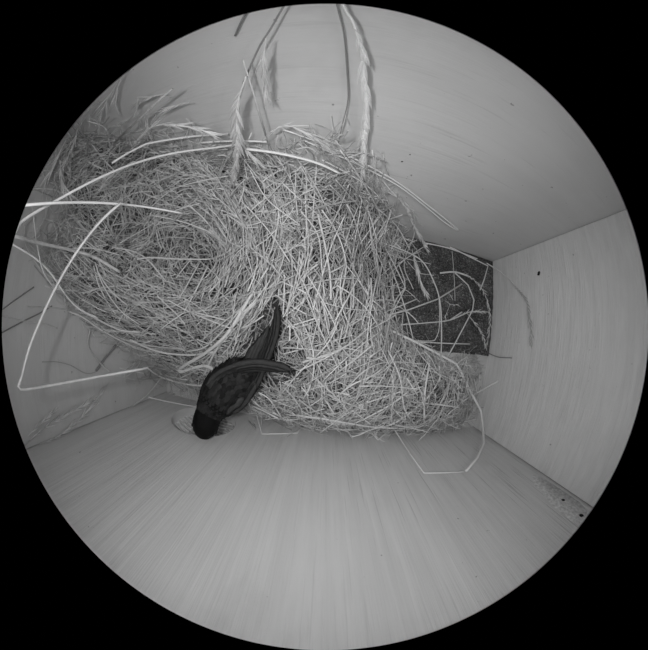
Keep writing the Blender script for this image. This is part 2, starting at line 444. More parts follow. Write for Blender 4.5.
# ears mixed in the nest, thickest towards the back left corner
earmass = MB(); cnt = 0
while cnt < 190:
    x, y = site()
    if not ((x < -.10 and y > .03) or (x < -.02 and y > -.03 and random.random() < .4) or random.random() < .06): continue
    p = straw_path(x, y, random.uniform(.02, .045), 4, random.uniform(-.002, .012), random.uniform(-.1,.5))
    if hits_bird(p): continue
    ear_mesh(earmass, p, random.uniform(.006,.009), .0018, .003, .004, .35); cnt += 1
tag(earmass.build('grass_ear_mass', M['ear'], nest, smooth=False), kind='stuff')
# the straws that lie on top and can be picked out one by one
for i in range(215):
    x, y = site(); ln = random.uniform(.030, .085)
    p = straw_path(x, y, ln, 7, random.uniform(.001, .007), random.gauss(0, .08), random.gauss(0, .5) if random.random() < .5 else None)
    if hits_bird(p): continue
    b = MB(); b.tube(p, random.uniform(.00035, .0007), 5, random.uniform(.35, 1), random.choice((1,.6)))
    b.build('straw', M['straw'], nest)
# stray ends standing out of the heap all along its edges
wild = MB()
def stray(x0, y0, x1, y1, bend, o0, o1, r, zmode=None):
    zmode = zmode or walld
    mx, my = (x0+x1)/2 - (y1-y0)*bend, (y0+y1)/2 + (x1-x0)*bend
    P = [inbox(zmode(x0,y0,o0)), inbox(zmode(mx,my,(o0+o1)/2)), inbox(zmode(x1,y1,o1))]
    P = smooth_line(P, 4)
    if not hits_bird(P): wild.tube(P, r, 3, random.random()*.8)
for i in range(150):      # crest under the back wall
    x = random.uniform(60, 345); y = 146 + 10*math.sin(x*.03) + random.uniform(-6, 18); a = random.uniform(-2.9, -.2); l = random.uniform(8, 34)
    stray(x, y, x+l*math.cos(a), y+l*math.sin(a)*.7, random.uniform(-.2,.2), .02, random.uniform(.002,.03), random.uniform(.0002,.0005))
for i in range(120):      # down the back wall to the mat
    t = random.random(); x = 335+t*75+random.uniform(-22, 16); y = 150+t*90+random.uniform(-10, 35); a = random.gauss(.75, .5); l = random.uniform(14, 60)
    if random.random() < .25: a += math.pi/2
    stray(x-l/2*math.cos(a), y-l/2*math.sin(a), x+l/2*math.cos(a), y+l/2*math.sin(a), random.uniform(-.18,.18), random.uniform(.006,.04), random.uniform(.003,.02), random.uniform(.0003,.0006))
for i in range(45):       # fringe towards the mat
    y = random.uniform(235, 345); x = 388+random.uniform(-14, 4); a = random.gauss(0, .8); l = random.uniform(8, 34)
    stray(x, y, x+l*math.cos(a), y+l*math.sin(a), random.uniform(-.2,.2), random.uniform(.01,.03), random.uniform(.003,.012), random.uniform(.0002,.0004))
for i in range(90):       # rim at the upper left
    t = random.random(); x = 32+t*60+random.uniform(-8, 30); y = 235-t*110+random.uniform(-12, 22); a = random.gauss(-1.1, .6); l = random.uniform(12, 40)
    stray(x, y, x+l*math.cos(a), y+l*math.sin(a), random.uniform(-.3,.3), random.uniform(.01,.03), random.uniform(.005,.04), random.uniform(.0002,.0005))
for i in range(110):      # left edge over the left wall
    t = random.random(); x = 40+t*110; y = 235+t*140+random.uniform(-8,6); a = random.gauss(math.pi*.75, .8); l = random.uniform(6, 26)
    stray(x, y, x+l*math.cos(a), y+l*math.sin(a), random.uniform(-.3,.3), .012, random.uniform(.002,.02), random.uniform(.0002,.0004))
for i in range(100):       # front edge
    x = random.uniform(245, 475); y = 427 - max(0, (300-x)*.25) - max(0, (x-440)*.5) + random.uniform(-10, 2); a = random.choice((0, math.pi))+random.gauss(0, .5); l = random.uniform(10, 34)
    stray(x, y, x+l*math.cos(a), y+l*math.sin(a)*.5, random.uniform(-.15,.15), .004, random.uniform(.001,.006), random.uniform(.0002,.0004))
for i in range(60):       # front left corner beside the hole
    x = random.uniform(140, 200); y = 366 + (x-140)*.45 + random.uniform(-10, 8); a = random.uniform(0, 6.28); l = random.uniform(10, 34)
    stray(x, y, x+l*math.cos(a), y+l*math.sin(a)*.6, random.uniform(-.3,.3), random.uniform(.005,.02), random.uniform(.002,.015), random.uniform(.0002,.0004))
for i in range(70):       # right edge
    y = random.uniform(354, 425); x = 464+random.uniform(-12, 4); a = random.gauss(0, 1.0); l = random.uniform(6, 20)
    stray(x, y, x+l*math.cos(a), y+l*math.sin(a), random.uniform(-.15,.15), .008, random.uniform(.001,.008), random.uniform(.0002,.00035))
tag(wild.build('stray_ends', M['straw'], nest, smooth=False), kind='stuff')
def nest_straw(pts, w=1.6, off=.004, mat='straw_bright', tone=.7, flat=.7, sm=True, zmode=hit):
    P = [zmode(p[0], p[1], p[2] if len(p) > 2 else off) for p in pts]
    dm = sum((p-Vector((0,0,H))).length for p in P)/len(P)
    P = [inbox(p) for p in (smooth_line(P, 6) if sm else P)]
    if hits_bird(P): return
    b = MB(); b.tube(P, w*dm/K/2, 6, tone, flat)
    return b.build('straw', M[mat], nest)
# traced from the photograph (pixel, pixel[, height above what lies behind])
for a in (
 ([(137,259),(152,257.5),(180,259),(209,259),(222,255),(231,249.5)], 2.2),
 ([(277,214),(275,232),(272,259),(271,304)], 2.6),
 ([(208,266),(196,290),(184,312)], 2.0), ([(200,262),(187,285),(178,300)], 1.6), ([(192,258),(176,278)], 1.4),
 ([(112,247),(135,252),(150,262),(165,280)], 2.0), ([(98,272),(110,290),(128,306)], 1.8),
 ([(95,262),(103,285),(120,310),(140,325)], 1.4), ([(130,340),(160,352),(190,355),(215,352)], 2.2),
 ([(112,330),(120,338),(152,346),(185,349)], 1.8), ([(76,308),(95,318),(120,330),(140,332)], 1.6),
 ([(222,241),(205,220),(190,206)], 1.6), ([(211,205),(216,222),(228,240),(240,247)], 2.0),
 ([(228,215),(245,225),(262,222)], 1.6), ([(262,330),(285,340),(310,370),(332,410)], 1.6),
 ([(318,214),(325,245),(330,275),(331,300)], 2.2), ([(300,210),(318,235),(322,270),(325,300)], 1.4),
 ([(313,310),(330,250),(345,215)], 1.4), ([(340,300),(346,265),(338,235),(322,210)], 1.6),
 ([(270,285),(285,325),(294,370),(334,415)], 1.4), ([(305,292),(318,325),(340,372)], 1.4),
 ([(345,300),(330,340),(300,372),(280,395)], 1.4), ([(380,318),(340,350),(302,362)], 1.4),
 ([(268,268),(240,310),(208,345),(186,352)], 1.6), ([(285,180),(262,205),(240,232)], 1.4),
 ([(333,400),(352,385),(378,372),(402,348)], 1.6), ([(322,420),(350,424),(370,416),(396,401),(428,374)], 1.6),
 ([(296,415),(330,420),(372,427),(398,428)], 1.8), ([(388,350),(400,378),(405,410),(418,428)], 1.6),
 ([(430,360),(425,392),(424,425)], 2.2), ([(446,360),(432,392),(400,420),(380,428)], 1.4),
 ([(340,395),(366,370),(390,362),(425,364)], 1.2), ([(455,370),(442,400),(428,425)], 1.4),
 ([(250,398),(262,408),(278,415)], 1.8), ([(258,392),(270,400),(282,418)], 1.4),
 ([(150,215),(180,221),(210,232),(222,240)], 1.6), ([(120,243),(146,228),(172,212),(200,203)], 1.4),
 ([(60,250),(90,248),(120,255)], 1.4), ([(300,250),(296,280),(286,312)], 1.4),
 ([(240,200),(255,215),(272,235),(290,262)], 1.4), ([(220,300),(250,312),(272,322)], 1.2),
 ([(160,330),(176,318),(190,312),(225,320)], 1.4), ([(168,300),(190,312),(235,330)], 1.4),
 ([(150,208),(172,190),(205,180),(228,176)], 1.4), ([(250,170),(268,200),(300,225)], 1.3),
 ([(290,150),(312,180),(330,215)], 1.4), ([(176,380),(196,370),(214,352)], 1.3)):
    nest_straw(a[0], a[1], random.uniform(.003, .008), random.choice(('straw','straw_bright')), random.uniform(.5, 1))

for a in (([(359,195),(372,220),(387,248)],1.8),([(362,216),(382,232),(401,248)],1.6),([(366,200),(384,214),(398,228),(410,250)],1.8),([(340,150),(360,178),(380,214),(392,246)],1.8),
          ([(322,160),(345,172),(372,190),(398,220)],1.5),([(345,205),(365,222),(388,233),(415,242)],1.6),([(330,185),(348,205),(360,232)],1.6),([(384,330),(396,300),(405,285),(398,262)],1.4),
          ([(372,150),(378,180),(392,210)],1.3),([(352,240),(375,225),(402,215)],1.3),([(335,140),(352,160),(371,172)],2.0)):
    nest_straw(a[0], a[1], random.uniform(.012, .03), random.choice(('straw','straw_bright')), random.uniform(.4, .9), zmode=walld)
# ------------------------------------------------------------------ loose stalks and ears lying on or over the nest
def stalk(label, pts, w=2.0, off=.012, mat='straw_bright', tone=.7, flat=.8, sm=True, name='straw_stalk', cat='straw', zmode=hit, ears=None, taper=.0, group=None, per=6):
    pts = list(pts); a0, a1 = pts[0], pts[1]
    if math.hypot(a0[0]-CX, a0[1]-CY) > 308:       # runs on past the edge of the view
        f_ = 16/max(1, math.hypot(a0[0]-a1[0], a0[1]-a1[1])); pts.insert(0, (a0[0]+(a0[0]-a1[0])*f_, a0[1]+(a0[1]-a1[1])*f_) + tuple(a0[2:]))
    P = [inbox(zmode(p[0], p[1], p[2] if len(p) > 2 else off)) for p in pts]
    LP = smooth_line(P, per) if sm else P
    LP = [inbox(p) for p in LP]
    wf = lambda t: ( w*(1-taper*t) )
    n = len(LP); ds = [(p-Vector((0,0,H))).length for p in LP]
    rad = lambda t: max(.00018, wf(t)*max(ds[min(n-1, int(t*(n-1)+.5))], .05)/K/2)
    b = MB(); b.tube(LP, rad, 6, tone, flat)
    if not ears:
        o = b.build(name, M[mat], None, origin=LP[0]); tag(o, label, cat, group); return o
    e = empty(name, LP[0]); tag(e, label, cat, group)
    b.v = [Vector(v)-LP[0] for v in b.v]; b.build('stem', M[mat], e)
    for ps, kw in ears:
        kw = dict(kw); em = kw.pop('m', 'ear')
        PP = [inbox(zmode(p[0], p[1], p[2] if len(p) > 2 else off)) for p in ps]
        eb = MB(); ear_mesh(eb, PP, **kw); eb.v = [Vector(v)-LP[0] for v in eb.v]; eb.build('ear', M[em], e, smooth=False)
    return e
A_ = lambda px, py, d, *_: at(px, py, d)
wd = walld
stalk('thick bright stalk curving from the left rim up over the nest back', [(15,232,.085),(24,220,.095),(54,202,.11),(85,185,.12),(136,163,.14),(170,154,.15),(220,147,.16),(262,141,.165)], 4.2, zmode=A_, taper=.45, tone=.6)
stalk('white straw lying level across the upper left of the nest', [(22,205.5,.09),(54,203,.10),(85,202.5,.115),(119,204,.13),(146,207,.145),(183,213.5,.16)], 3.6, zmode=A_, taper=.4, tone=1)
stalk('pale straw with a kink above the nest left of the stick', [(112,163,.15),(128,153,.155),(146,144,.16),(177,138.5,.165),(228,134,.165)], 2.6, zmode=A_, sm=False, tone=1)
stalk('very long bright stalk bent to a sharp corner beside the left wall', [(121,203,.12),(102,220,.12),(81,246,.12),(61,278,.12),(41,319,.118),(29,349,.118),(22,376,.118),(20,389,.118),(47,386,.13),(102,376,.14),(148,368,.15)], 3.2, zmode=A_, tone=.35, flat=.9, mat='straw', taper=.15, per=3)
stalk('curved straw running from the bent stalk to the bird', [(148,368.5,.012),(158,375.5,.012),(170,380,.012),(186,384,.012),(204,386,.014)], 2.2, tone=.8)
stalk('grey straw crossing the left wall below the thick stalk', [(14,236,.10),(44,244,.13),(75,251,.16),(96,258,.17),(120,272,.18)], 3.0, zmode=A_, mat='straw', tone=.5)
stalk('pale straw slanting down the left wall onto the nest edge', [(12,244,.13),(36,259,.14),(52,275,.15),(68,298,.16),(81,310,.17),(98,318,.18)], 1.6, zmode=A_, mat='straw_bright', tone=.4, sm=True)
stalk('thin curved straw dropping down the left wall beside the nest', [(34,222,.14),(38,250,.14),(44,273,.14),(58,293,.15)], 1.4, zmode=A_, mat='straw', tone=.4)
stalk('pair straw, upper one of two long straws on the back wall', [(278,128,.012),(317,142,.012),(367,165,.012),(400,184,.012),(430,207,.012),(455,227,.010),(458,230,.010)], 1.8, zmode=wd, tone=.9)
stalk('lower one of two long straws reaching right on the back wall', [(300,139,.016),(330,152,.016),(367,169,.016),(400,187,.014),(426,207,.013),(444,222,.012),(457,230.5,.011)], 1.8, zmode=wd, tone=.8)
stalk('blunt pale stalk ending left of the long straw pair', [(246,149,.03),(282,154,.03),(317,163,.03),(340,173.5,.03)], 3.2, tone=.8, zmode=wd)
stalk('thin straw from the nest top to the blunt stalk', [(200,143,.02),(230,141,.02),(267,142,.02)], 2.2, tone=.8, zmode=wd)
stalk('curved leaf blade hanging over the nest under the back wall', [(336,180,.035),(349,195,.035),(359,207,.035),(361,218,.035),(354,230,.035)], 3.4, mat='straw', tone=.5, flat=.3, name='leaf_blade', cat='leaf', zmode=wd)
stalk('broad leaf blade slanting down beside the hanging wheat-like ear', [(344,172,.012),(354,188,.012),(366,205,.015),(378,226,.018),(390,248,.014)], 2.6, mat='straw', tone=.5, flat=.4, name='leaf_blade', cat='leaf', zmode=wd)
# folded leaf blade beside the bird
def ribbon(label, pts, w, off, tone=.8):
    P = [hit(p[0], p[1], p[2] if len(p) > 2 else off) for p in pts]
    LP = smooth_line(P, 5); b = MB(); vs = []; n = len(LP)
    for i, p in enumerate(LP):
        t = (LP[min(i+1,n-1)]-LP[max(i-1,0)]).normalized(); vw = (Vector((0,0,H))-p).normalized()
        s = t.cross(vw).normalized(); nn = s.cross(t); d = (p-Vector((0,0,H))).length; h = w*d/K/2*(1 if .04 < i/n else .6)
        vs += [p-s*h+nn*.0004, p+nn*.0008, p+s*h+nn*.0004, p+s*h-nn*.0001, p-s*h-nn*.0001]
    fs = [(i*5+k, i*5+(k+1)%5, (i+1)*5+(k+1)%5, (i+1)*5+k) for i in range(n-1) for k in range(5)]
    fs += [(0,4,3,2,1), tuple((n-1)*5+k for k in range(5))]
    b.add(vs, fs, tone); o = b.build('leaf_blade', M['straw_bright'], None, origin=LP[0]); tag(o, label, 'leaf'); return o
ribbon('long pale leaf blade folded back on itself left of the bird', [(254,291,.006),(241,312,.008),(234,324,.01),(227,334,.012),(217,344,.013),(207,352,.013),(196,359,.013),(187,364,.013),(180,369,.012),(181,372,.010),(190,369,.009),(204,366,.009),(213,369,.009)], 3.0, .01, .9)
ribbon('narrow leaf blade crossing under the folded one beside the bird', [(258,300,.004),(246,312,.005),(232,328,.006),(222,342,.007),(215,352,.007),(209,364,.007),(204,376,.007)], 2.0, .006, .7)
# front edge
stalk('thin straw lying above the entrance hole on the front wall', [(148,397,.006),(165,401,.006),(180,404,.006),(197,407,.006)], 1.4, zmode=wd, tone=.6)
stalk('short straw bent into a flat bracket below the nest on the front wall', [(254,404,.006),(258,420,.005),(262,434,.004),(297,433,.004),(303,426,.006)], 1.3, zmode=wd, sm=False, tone=.9)
stalk('short fork of straw on the front wall right of the bird', [(249,421,.003),(256,430,.003),(254,424,.003)], 1.1, zmode=wd, sm=False, tone=.6)
stalk('long bright straw looping out over the right front corner', [(373,322,.012),(382,326,.012),(415.5,342,.015),(456,363.5,.018),(462,374,.02),(470,391,.022),(481,411,.022),(483,428,.022),(483.5,443,.022),(477,458,.02),(466,471,.018)], 2.6, tone=.9, sm=False, zmode=wd)
stalk('thin straw closing the loop below the nest at the front right', [(466,471.5,.014),(424,473,.012),(411,455,.012),(394,429,.014),(373,401,.02),(354,376,.024),(340,352,.028)], 1.5, tone=.8, sm=False, zmode=wd)
stalk('small straw V poking out below the nest front', [(360,424,.006),(370,431,.006),(378,440,.005),(387,432,.006),(392,428,.008)], 1.4, tone=.7, sm=False, zmode=wd)
stalk('short straight straw leaning on the right wall by the loop', [(460,403,.02),(473,395,.01),(487,387,.005),(498,381,.002)], 1.5, tone=.8, sm=False, zmode=wd)
stalk('dark hair-like stem on the right wall beside the mat corner', [(488,353,.003),(498,357,.0015),(512,358,.0012)], 1.1, mat='straw_grey', tone=.1, zmode=wd)
# right wall and mat
ee = dict(ln=.006, wd=.0017, awn=.002, step=.0034, spread=.3)
stalk('thin stem and drooping grass ear on the right wall below the knot', [(425,243,.004),(448,248,.004),(470,256,.004),(488,264,.004),(505,276,.003),(516,286,.003),(525,296,.003)], 1.5, zmode=wd, tone=.7, ears=[([(512,284,.005),(520,292,.005),(526,300,.005),(529,315,.005),(531,330,.005),(531,346,.005)], dict(ee, wd=.0024, ln=.008, step=.0024, tone=.0))], name='grass_ear', cat='grass')
stalk('kinked pale straw hanging from the right end of the back wall', [(450,247,.004),(470,257,.004),(488,266,.004),(484,280,.006),(480,290,.008)], 1.5, zmode=wd, sm=False, tone=.7)
e2 = dict(ln=.008, wd=.0022, awn=.002, step=.0034, spread=.3)
stalk('feathery grass ear arching over the right edge of the dark mat', [(440,273,.01),(455,272,.012),(468,276,.014)], 1.8, zmode=wd, mat='ear', ears=[([(452,272,.012),(468,276,.014),(480,286,.014),(487,300,.012),(490,320,.010),(487,345,.008)], e2)], name='grass_ear', cat='grass')
stalk('small grass ear lying across the mat beside the right wall', [(398,325,.006),(425,323,.008),(450,320,.010),(470,312,.010),(487,312,.010)], 1.2, zmode=wd, ears=[([(455,318,.010),(470,312,.010),(487,312,.010)], e2)], name='grass_ear', cat='grass', mat='straw')
stalk('grass ear drooping down the right side of the mat', [(450,320,.008),(462,312,.008)], 1.3, zmode=wd, ears=[([(466,312,.009),(474,322,.009),(482,334,.009),(486,348,.008)], e2)], name='grass_ear', cat='grass', mat='straw')
stalk('tiny grass ear lying flat in the middle of the mat', [(438,275,.002),(453,300,.003)], .8, zmode=wd, ears=[([(444,300,.003),(450,304,.003),(457,305,.003)], dict(ee)), ([(450,304,.003),(447,312,.003),(445,318,.003)], dict(ee))], name='grass_ear', cat='grass', mat='straw')
mats = (
 ('long bent straw curving down the middle of the dark mat', [(380,242,.03),(400,249,.03),(422,261,.03),(434,282,.03),(440,302,.03),(441.5,330,.025),(441,356,.02)], 2.0),
 ('straw kinked to an elbow beside the nest on the mat', [(386,249,.03),(396,268,.025),(405.5,288,.02),(396,306,.02),(384,328,.02)], 1.8),
 ('straw crossing the mat obliquely up to the right', [(384,316,.02),(408,310,.02),(438,299,.02),(462,284,.018)], 1.9),
 ('straw with a wide elbow at the right side of the mat', [(455,273,.012),(468,285,.016),(474,300,.016),(472.5,310,.016),(460,334,.016),(447,358,.014)], 1.9),
 ('straight straw lying along the mat front edge', [(386,340.5,.006),(420,342,.006),(450,343.5,.006),(470,344,.006)], 1.6),
 ('steep straight straw at the left part of the mat', [(389,262,.02),(400,292,.016),(409,322,.014),(416,352,.012)], 1.7),
 ('short straw slanting up over the left of the mat', [(380,314,.012),(398,307,.012),(417,299,.012)], 1.6),
 ('upright thin straw at the top of the mat', [(452,251,.004),(454,275,.004),(455,301,.004)], 1.0),
 ('small curved straw at the lower left of the mat', [(388,316,.006),(403,311,.006),(412,316,.006),(419,324,.006)], 1.5),
 ('hooked thin straw beside the long bent one', [(439,300,.012),(439.5,325,.012),(436,338,.010),(430,341,.008),(400,340,.006)], 1.2),
 ('pale straw at the upper left of the mat by the nest', [(398,264,.01),(410,256,.01),(421,251,.01)], 1.5))
for lb, p, w in mats: stalk(lb, p, w*.78, zmode=wd, sm=('bent' in lb or 'curved' in lb), tone=random.uniform(.5,.9), mat='straw')
# hanging ears against the back wall
big = dict(ln=.014, wd=.0038, awn=.002, step=.0028, spread=.14, tone=.8, m='straw_bright')
stalk('thick pale wheat-like ear hanging down the back wall, centre', [(345,9,.012),(347,13,.012),(352,20,.014),(356,30,.014)], 3.4, zmode=wd, tone=.8, ears=[([(354,24,.014),(358,38,.014),(363,53,.014),(363,75,.014),(366,96,.014),(365,124,.014),(364,145,.015),(363,165,.016),(361.5,183,.018)], big)], name='grass_ear', cat='grass')
pe = dict(ln=.009, wd=.0012, awn=.003, step=.006, spread=.3)
stalk('thin dark strand hanging left of the thick ear, frayed at its foot', [(338,9,.004),(344,35,.004),(347,71,.004),(348,100,.005),(343,122,.006),(338,145,.008)], 1.6, zmode=wd, mat='straw_grey', tone=.2, taper=.3, ears=[([(331,116,.004),(333,130,.004),(335,146,.005)], pe), ([(347,106,.005),(344,122,.006),(338,140,.007)], pe)], name='grass_ear', cat='grass')  # thin dark strand close to the back wall, branching at its foot
fe = dict(ln=.011, wd=.0021, awn=.005, step=.0024, spread=.20)
stalk('dark stem from the rim with a short ear above the nest', [(282,9,.01),(271,28,.012),(262,42,.014),(254,58,.014),(248,72,.016),(243,84,.018)], 2.0, zmode=wd, mat='straw_grey', tone=.3, ears=[([(266,38,.02),(264,52,.022),(263,65,.022),(265,80,.022),(266,98,.022)], dict(fe))], name='grass_ear', cat='grass')
stalk('long drooping pale ear hanging onto the nest top', [(246,76,.025),(244,84,.026),(240,98,.028)], 2.0, zmode=wd, mat='straw', ears=[([(244,82,.03),(238,100,.032),(236,120,.034),(237,142,.036),(236,160,.038),(233,182,.04)], dict(fe, ln=.014, wd=.003)), ([(237,132,.03),(245,148,.03),(255,160,.03),(262,166,.03)], dict(fe))], name='grass_ear', cat='grass')
stalk('straight stick leaning on the back wall between two ears', [(243,60,.02),(253,92,.022),(266,136,.024)], 2.0, zmode=wd, sm=False, mat='straw', tone=.6)
stalk('dark blurred stem near the rim at the top left', [(248,9,.004),(241,22,.004),(235,36,.003)], 2.0, zmode=wd, mat='straw_grey', tone=.1)
stalk('stiff grey straw standing up from the nest at upper left', [(115.6,142,.04),(143,116,.04),(172,89,.04)], 3.0, zmode=wd, mat='straw', sm=False, tone=.3)
stalk('small loose ear beside the stiff grey straw', [(172,98,.02),(160,96,.02)], 1.0, zmode=wd, mat='straw', ears=[([(165,94,.02),(150,97,.02),(136,105,.02)], dict(fe, ln=.010))], name='grass_ear', cat='grass')
stalk('second small ear to the right of the stiff grey straw', [(190,102,.02),(180,104,.02)], 1.0, zmode=wd, mat='straw', ears=[([(184,103,.02),(172,107,.02),(164,110,.02)], dict(fe, ln=.009))], name='grass_ear', cat='grass')
stalk('blurred ear drooping in the top left corner', [(121,77,.02),(113,92,.02)], 1.4, zmode=wd, mat='straw', tone=.3, ears=[([(120,79,.02),(108,98,.022),(99,118,.024)], dict(fe, ln=.016, step=.006)), ([(121,79,.02),(116,92,.02),(113,104,.02)], dict(fe, ln=.016, step=.006))], name='grass_ear', cat='grass')
stalk('grey ears bunched against the left rim above the thick stalk', [(82,122,.03),(70,140,.03)], 1.4, zmode=wd, mat='straw', tone=.3, ears=[([(78,128,.03),(72,148,.03),(64,165,.03)], dict(fe, ln=.013)), ([(66,140,.03),(56,160,.03),(46,180,.03)], dict(fe, ln=.013)), ([(60,160,.04),(62,180,.04),(70,195,.04)], dict(fe, ln=.013))], name='grass_ear', cat='grass')
stalk('arched pale ear along the nest crest below the stiff straw', [(130,150,.03),(140,142,.03)], 1.2, zmode=wd, mat='straw', ears=[([(132,146,.04),(150,128,.04),(170,125,.04),(195,128,.04),(212,134,.04)], dict(fe))], name='grass_ear', cat='grass')
stalk('ear arching right from the nest crest under the back wall', [(262,142,.02),(280,126,.02)], 1.2, zmode=wd, mat='straw', ears=[([(270,132,.02),(285,126,.02),(300,130,.02),(318,140,.02),(334,152,.02)], dict(fe))], name='grass_ear', cat='grass')
stalk('twin drooping ears at the back end of the mat', [(382,180,.02),(392,192,.02),(402,202,.02)], 1.8, zmode=wd, mat='ear', ears=[([(396,192,.02),(408,212,.02),(416,230,.02),(427,249,.02)], dict(fe, wd=.0034)), ([(412,250,.02),(416,265,.02),(420,280,.02),(427,295,.02)], dict(fe, wd=.003))], name='grass_ear', cat='grass')
stalk('little upright ear on the back wall above the long straws', [(390,178,.003),(386,168,.003),(384,158,.003)], 1.0, zmode=wd, mat='straw_grey', ears=[([(388,172,.003),(384,160,.003),(383,152,.003)], pe)], name='grass_ear', cat='grass')
stalk('side spray of grass branching off near the thick ear', [(344,160,.01),(352,152,.012),(362,146,.012)], 1.3, zmode=wd, mat='straw', ears=[([(346,158,.01),(354,152,.01),(361,147,.01)], dict(ee))], name='grass_ear', cat='grass')
# left wall
stalk('pale flattened ears lying on the left wall above the front corner', [(24,446,.003),(40,432,.003),(60,415,.003)], 1.2, zmode=wd, mat='straw', tone=.2, ears=[([(30,440,.003),(50,424,.003),(72,412,.003),(92,400,.003)], dict(fe, ln=.012)), ([(40,444,.003),(62,434,.003),(84,415,.003),(104,390,.003)], dict(fe, ln=.012)), ([(28,436,.003),(38,426,.003),(54,412,.003)], dict(fe, ln=.010))], name='grass_ear', cat='grass')
stalk('thin hair-like stem lying across the lower left wall', [(42,362,.002),(58,362,.002),(72,366,.002),(85,373,.002),(95,372,.002),(104,364,.002)], .8, zmode=wd, mat='straw_grey', tone=1)
stalk('short grey twig on the left wall under the nest edge', [(96,371,.003),(106,357,.006),(116,345,.010)], 2.6, zmode=wd, mat='straw_grey', tone=.0)
stalk('thin curved stem hanging below the nest over the left wall', [(90,330,.01),(88,345,.008),(96,358,.006),(108,370,.005),(125,378,.006),(150,380,.010),(165,378,.014)], 1.7, zmode=wd, mat='straw', tone=.5)
stalk('straw scrap running level over the left wall near the rim', [(2,316,.004),(24,321,.004),(44,324,.004),(57,328,.004)], 1.4, zmode=wd, mat='straw', tone=.4)
stalk('faint level straw above the scrap on the left wall', [(28,307,.006),(50,307.5,.006),(80,311,.010)], 1.3, zmode=wd, mat='straw', tone=.4)
stalk('long straw edging the nest over the left wall', [(68,311,.012),(84,318,.014),(103,331,.014),(130,345,.014),(150,352,.012)], 1.6, zmode=wd, tone=.6, mat='straw_bright')
stalk('dark twig sloping at the left rim', [(3,309,.002),(18,298,.003),(34,287,.004)], 1.3, zmode=wd, mat='straw_grey', tone=.0)
stalk('lower dark twig sloping at the left rim', [(5,331,.002),(22,322,.003),(40,313,.003),(52,306,.004)], 1.3, zmode=wd, mat='straw_grey', tone=.0)
stalk('frayed stem tip below the nest left of the entrance hole', [(165,372,.01),(155,386,.006),(146,396,.004),(133,406,.003)], 1.4, zmode=wd, mat='straw', tone=.6)
# small scraps of chaff fallen on the mat
ch = MB()
for i in range(140):
    x = random.uniform(.06, R-.006); y = random.uniform(-.008, T-.006); a = random.uniform(0, 6.28); l = random.uniform(.0008, .004)
    ch.tube([(x, y, .0034), (x+l*math.cos(a), y+l*math.sin(a), .0038)], random.uniform(.0001,.0002), 3, random.random()*.4)
tag(ch.build('chaff', M['straw'], None, smooth=False), 'tiny scraps of chaff scattered over the dark mat', 'chaff', kind='stuff')

# ------------------------------------------------------------------ the bird
bird = empty('swift', at(228, 395, .205))
tag(bird, 'dark swift with long crossed wings perched on the nest edge, head at the entrance hole', 'bird')
ORG = bird.location.copy()
def bbuild(b, name, m, parent, smooth=True):
    if parent is bird: b.v = [Vector(v)-ORG for v in b.v]
    else: b.v = [Vector(v)-ORG for v in b.v]
    return b.build(name, M[m], parent, smooth=smooth)
spine = [(203,436.3,.2175,.0035),(203.2,434.6,.2155,.0078),(203.8,431,.2135,.0106),(205,426,.2120,.0124),(206.5,420.5,.2100,.0126),(208.5,415,.2085,.0126),
         (212,408,.2065,.0150),(217,401,.2040,.0186),(223,393,.2020,.0205),(230,385,.2005,.0198),(238,377,.1990,.0172),(246,369,.1975,.0125),(252,361,.1960,.0080),(257,352,.1950,.0040)]
def loft(rows, sides=24, flat=.78):
    C_ = smooth_line([at(a, b_, d) for a, b_, d, r in rows], 4)
    rr = []
    for i in range(len(rows)-1):
        for k in range(4): t = k/4; t = t*t*(3-2*t)*.5+t*.5; rr.append(rows[i][3]*(1-t)+rows[i+1][3]*t)
    rr.append(rows[-1][3]); n = len(C_); vs = []
    for i, p in enumerate(C_):
        t = (C_[min(i+1,n-1)]-C_[max(i-1,0)]).normalized(); vw = (Vector((0,0,H))-p).normalized()
        s = t.cross(vw).normalized(); u = s.cross(t).normalized()
        for k in range(sides):
            g = 2*math.pi*k/sides; vs.append(p + s*(math.cos(g)*rr[i]) + u*(math.sin(g)*rr[i]*flat))
    fs = [(i*sides+k, i*sides+(k+1)%sides, (i+1)*sides+(k+1)%sides, (i+1)*sides+k) for i in range(n-1) for k in range(sides)]
    fs += [tuple(range(sides))[::-1], tuple((n-1)*sides+k for k in range(sides))]
    return vs, fs, C_, rr
vs, fs, SP, SR = loft(spine)
b = MB(); b.add(vs, fs, .4); bbuild(b, 'body', 'body', bird)
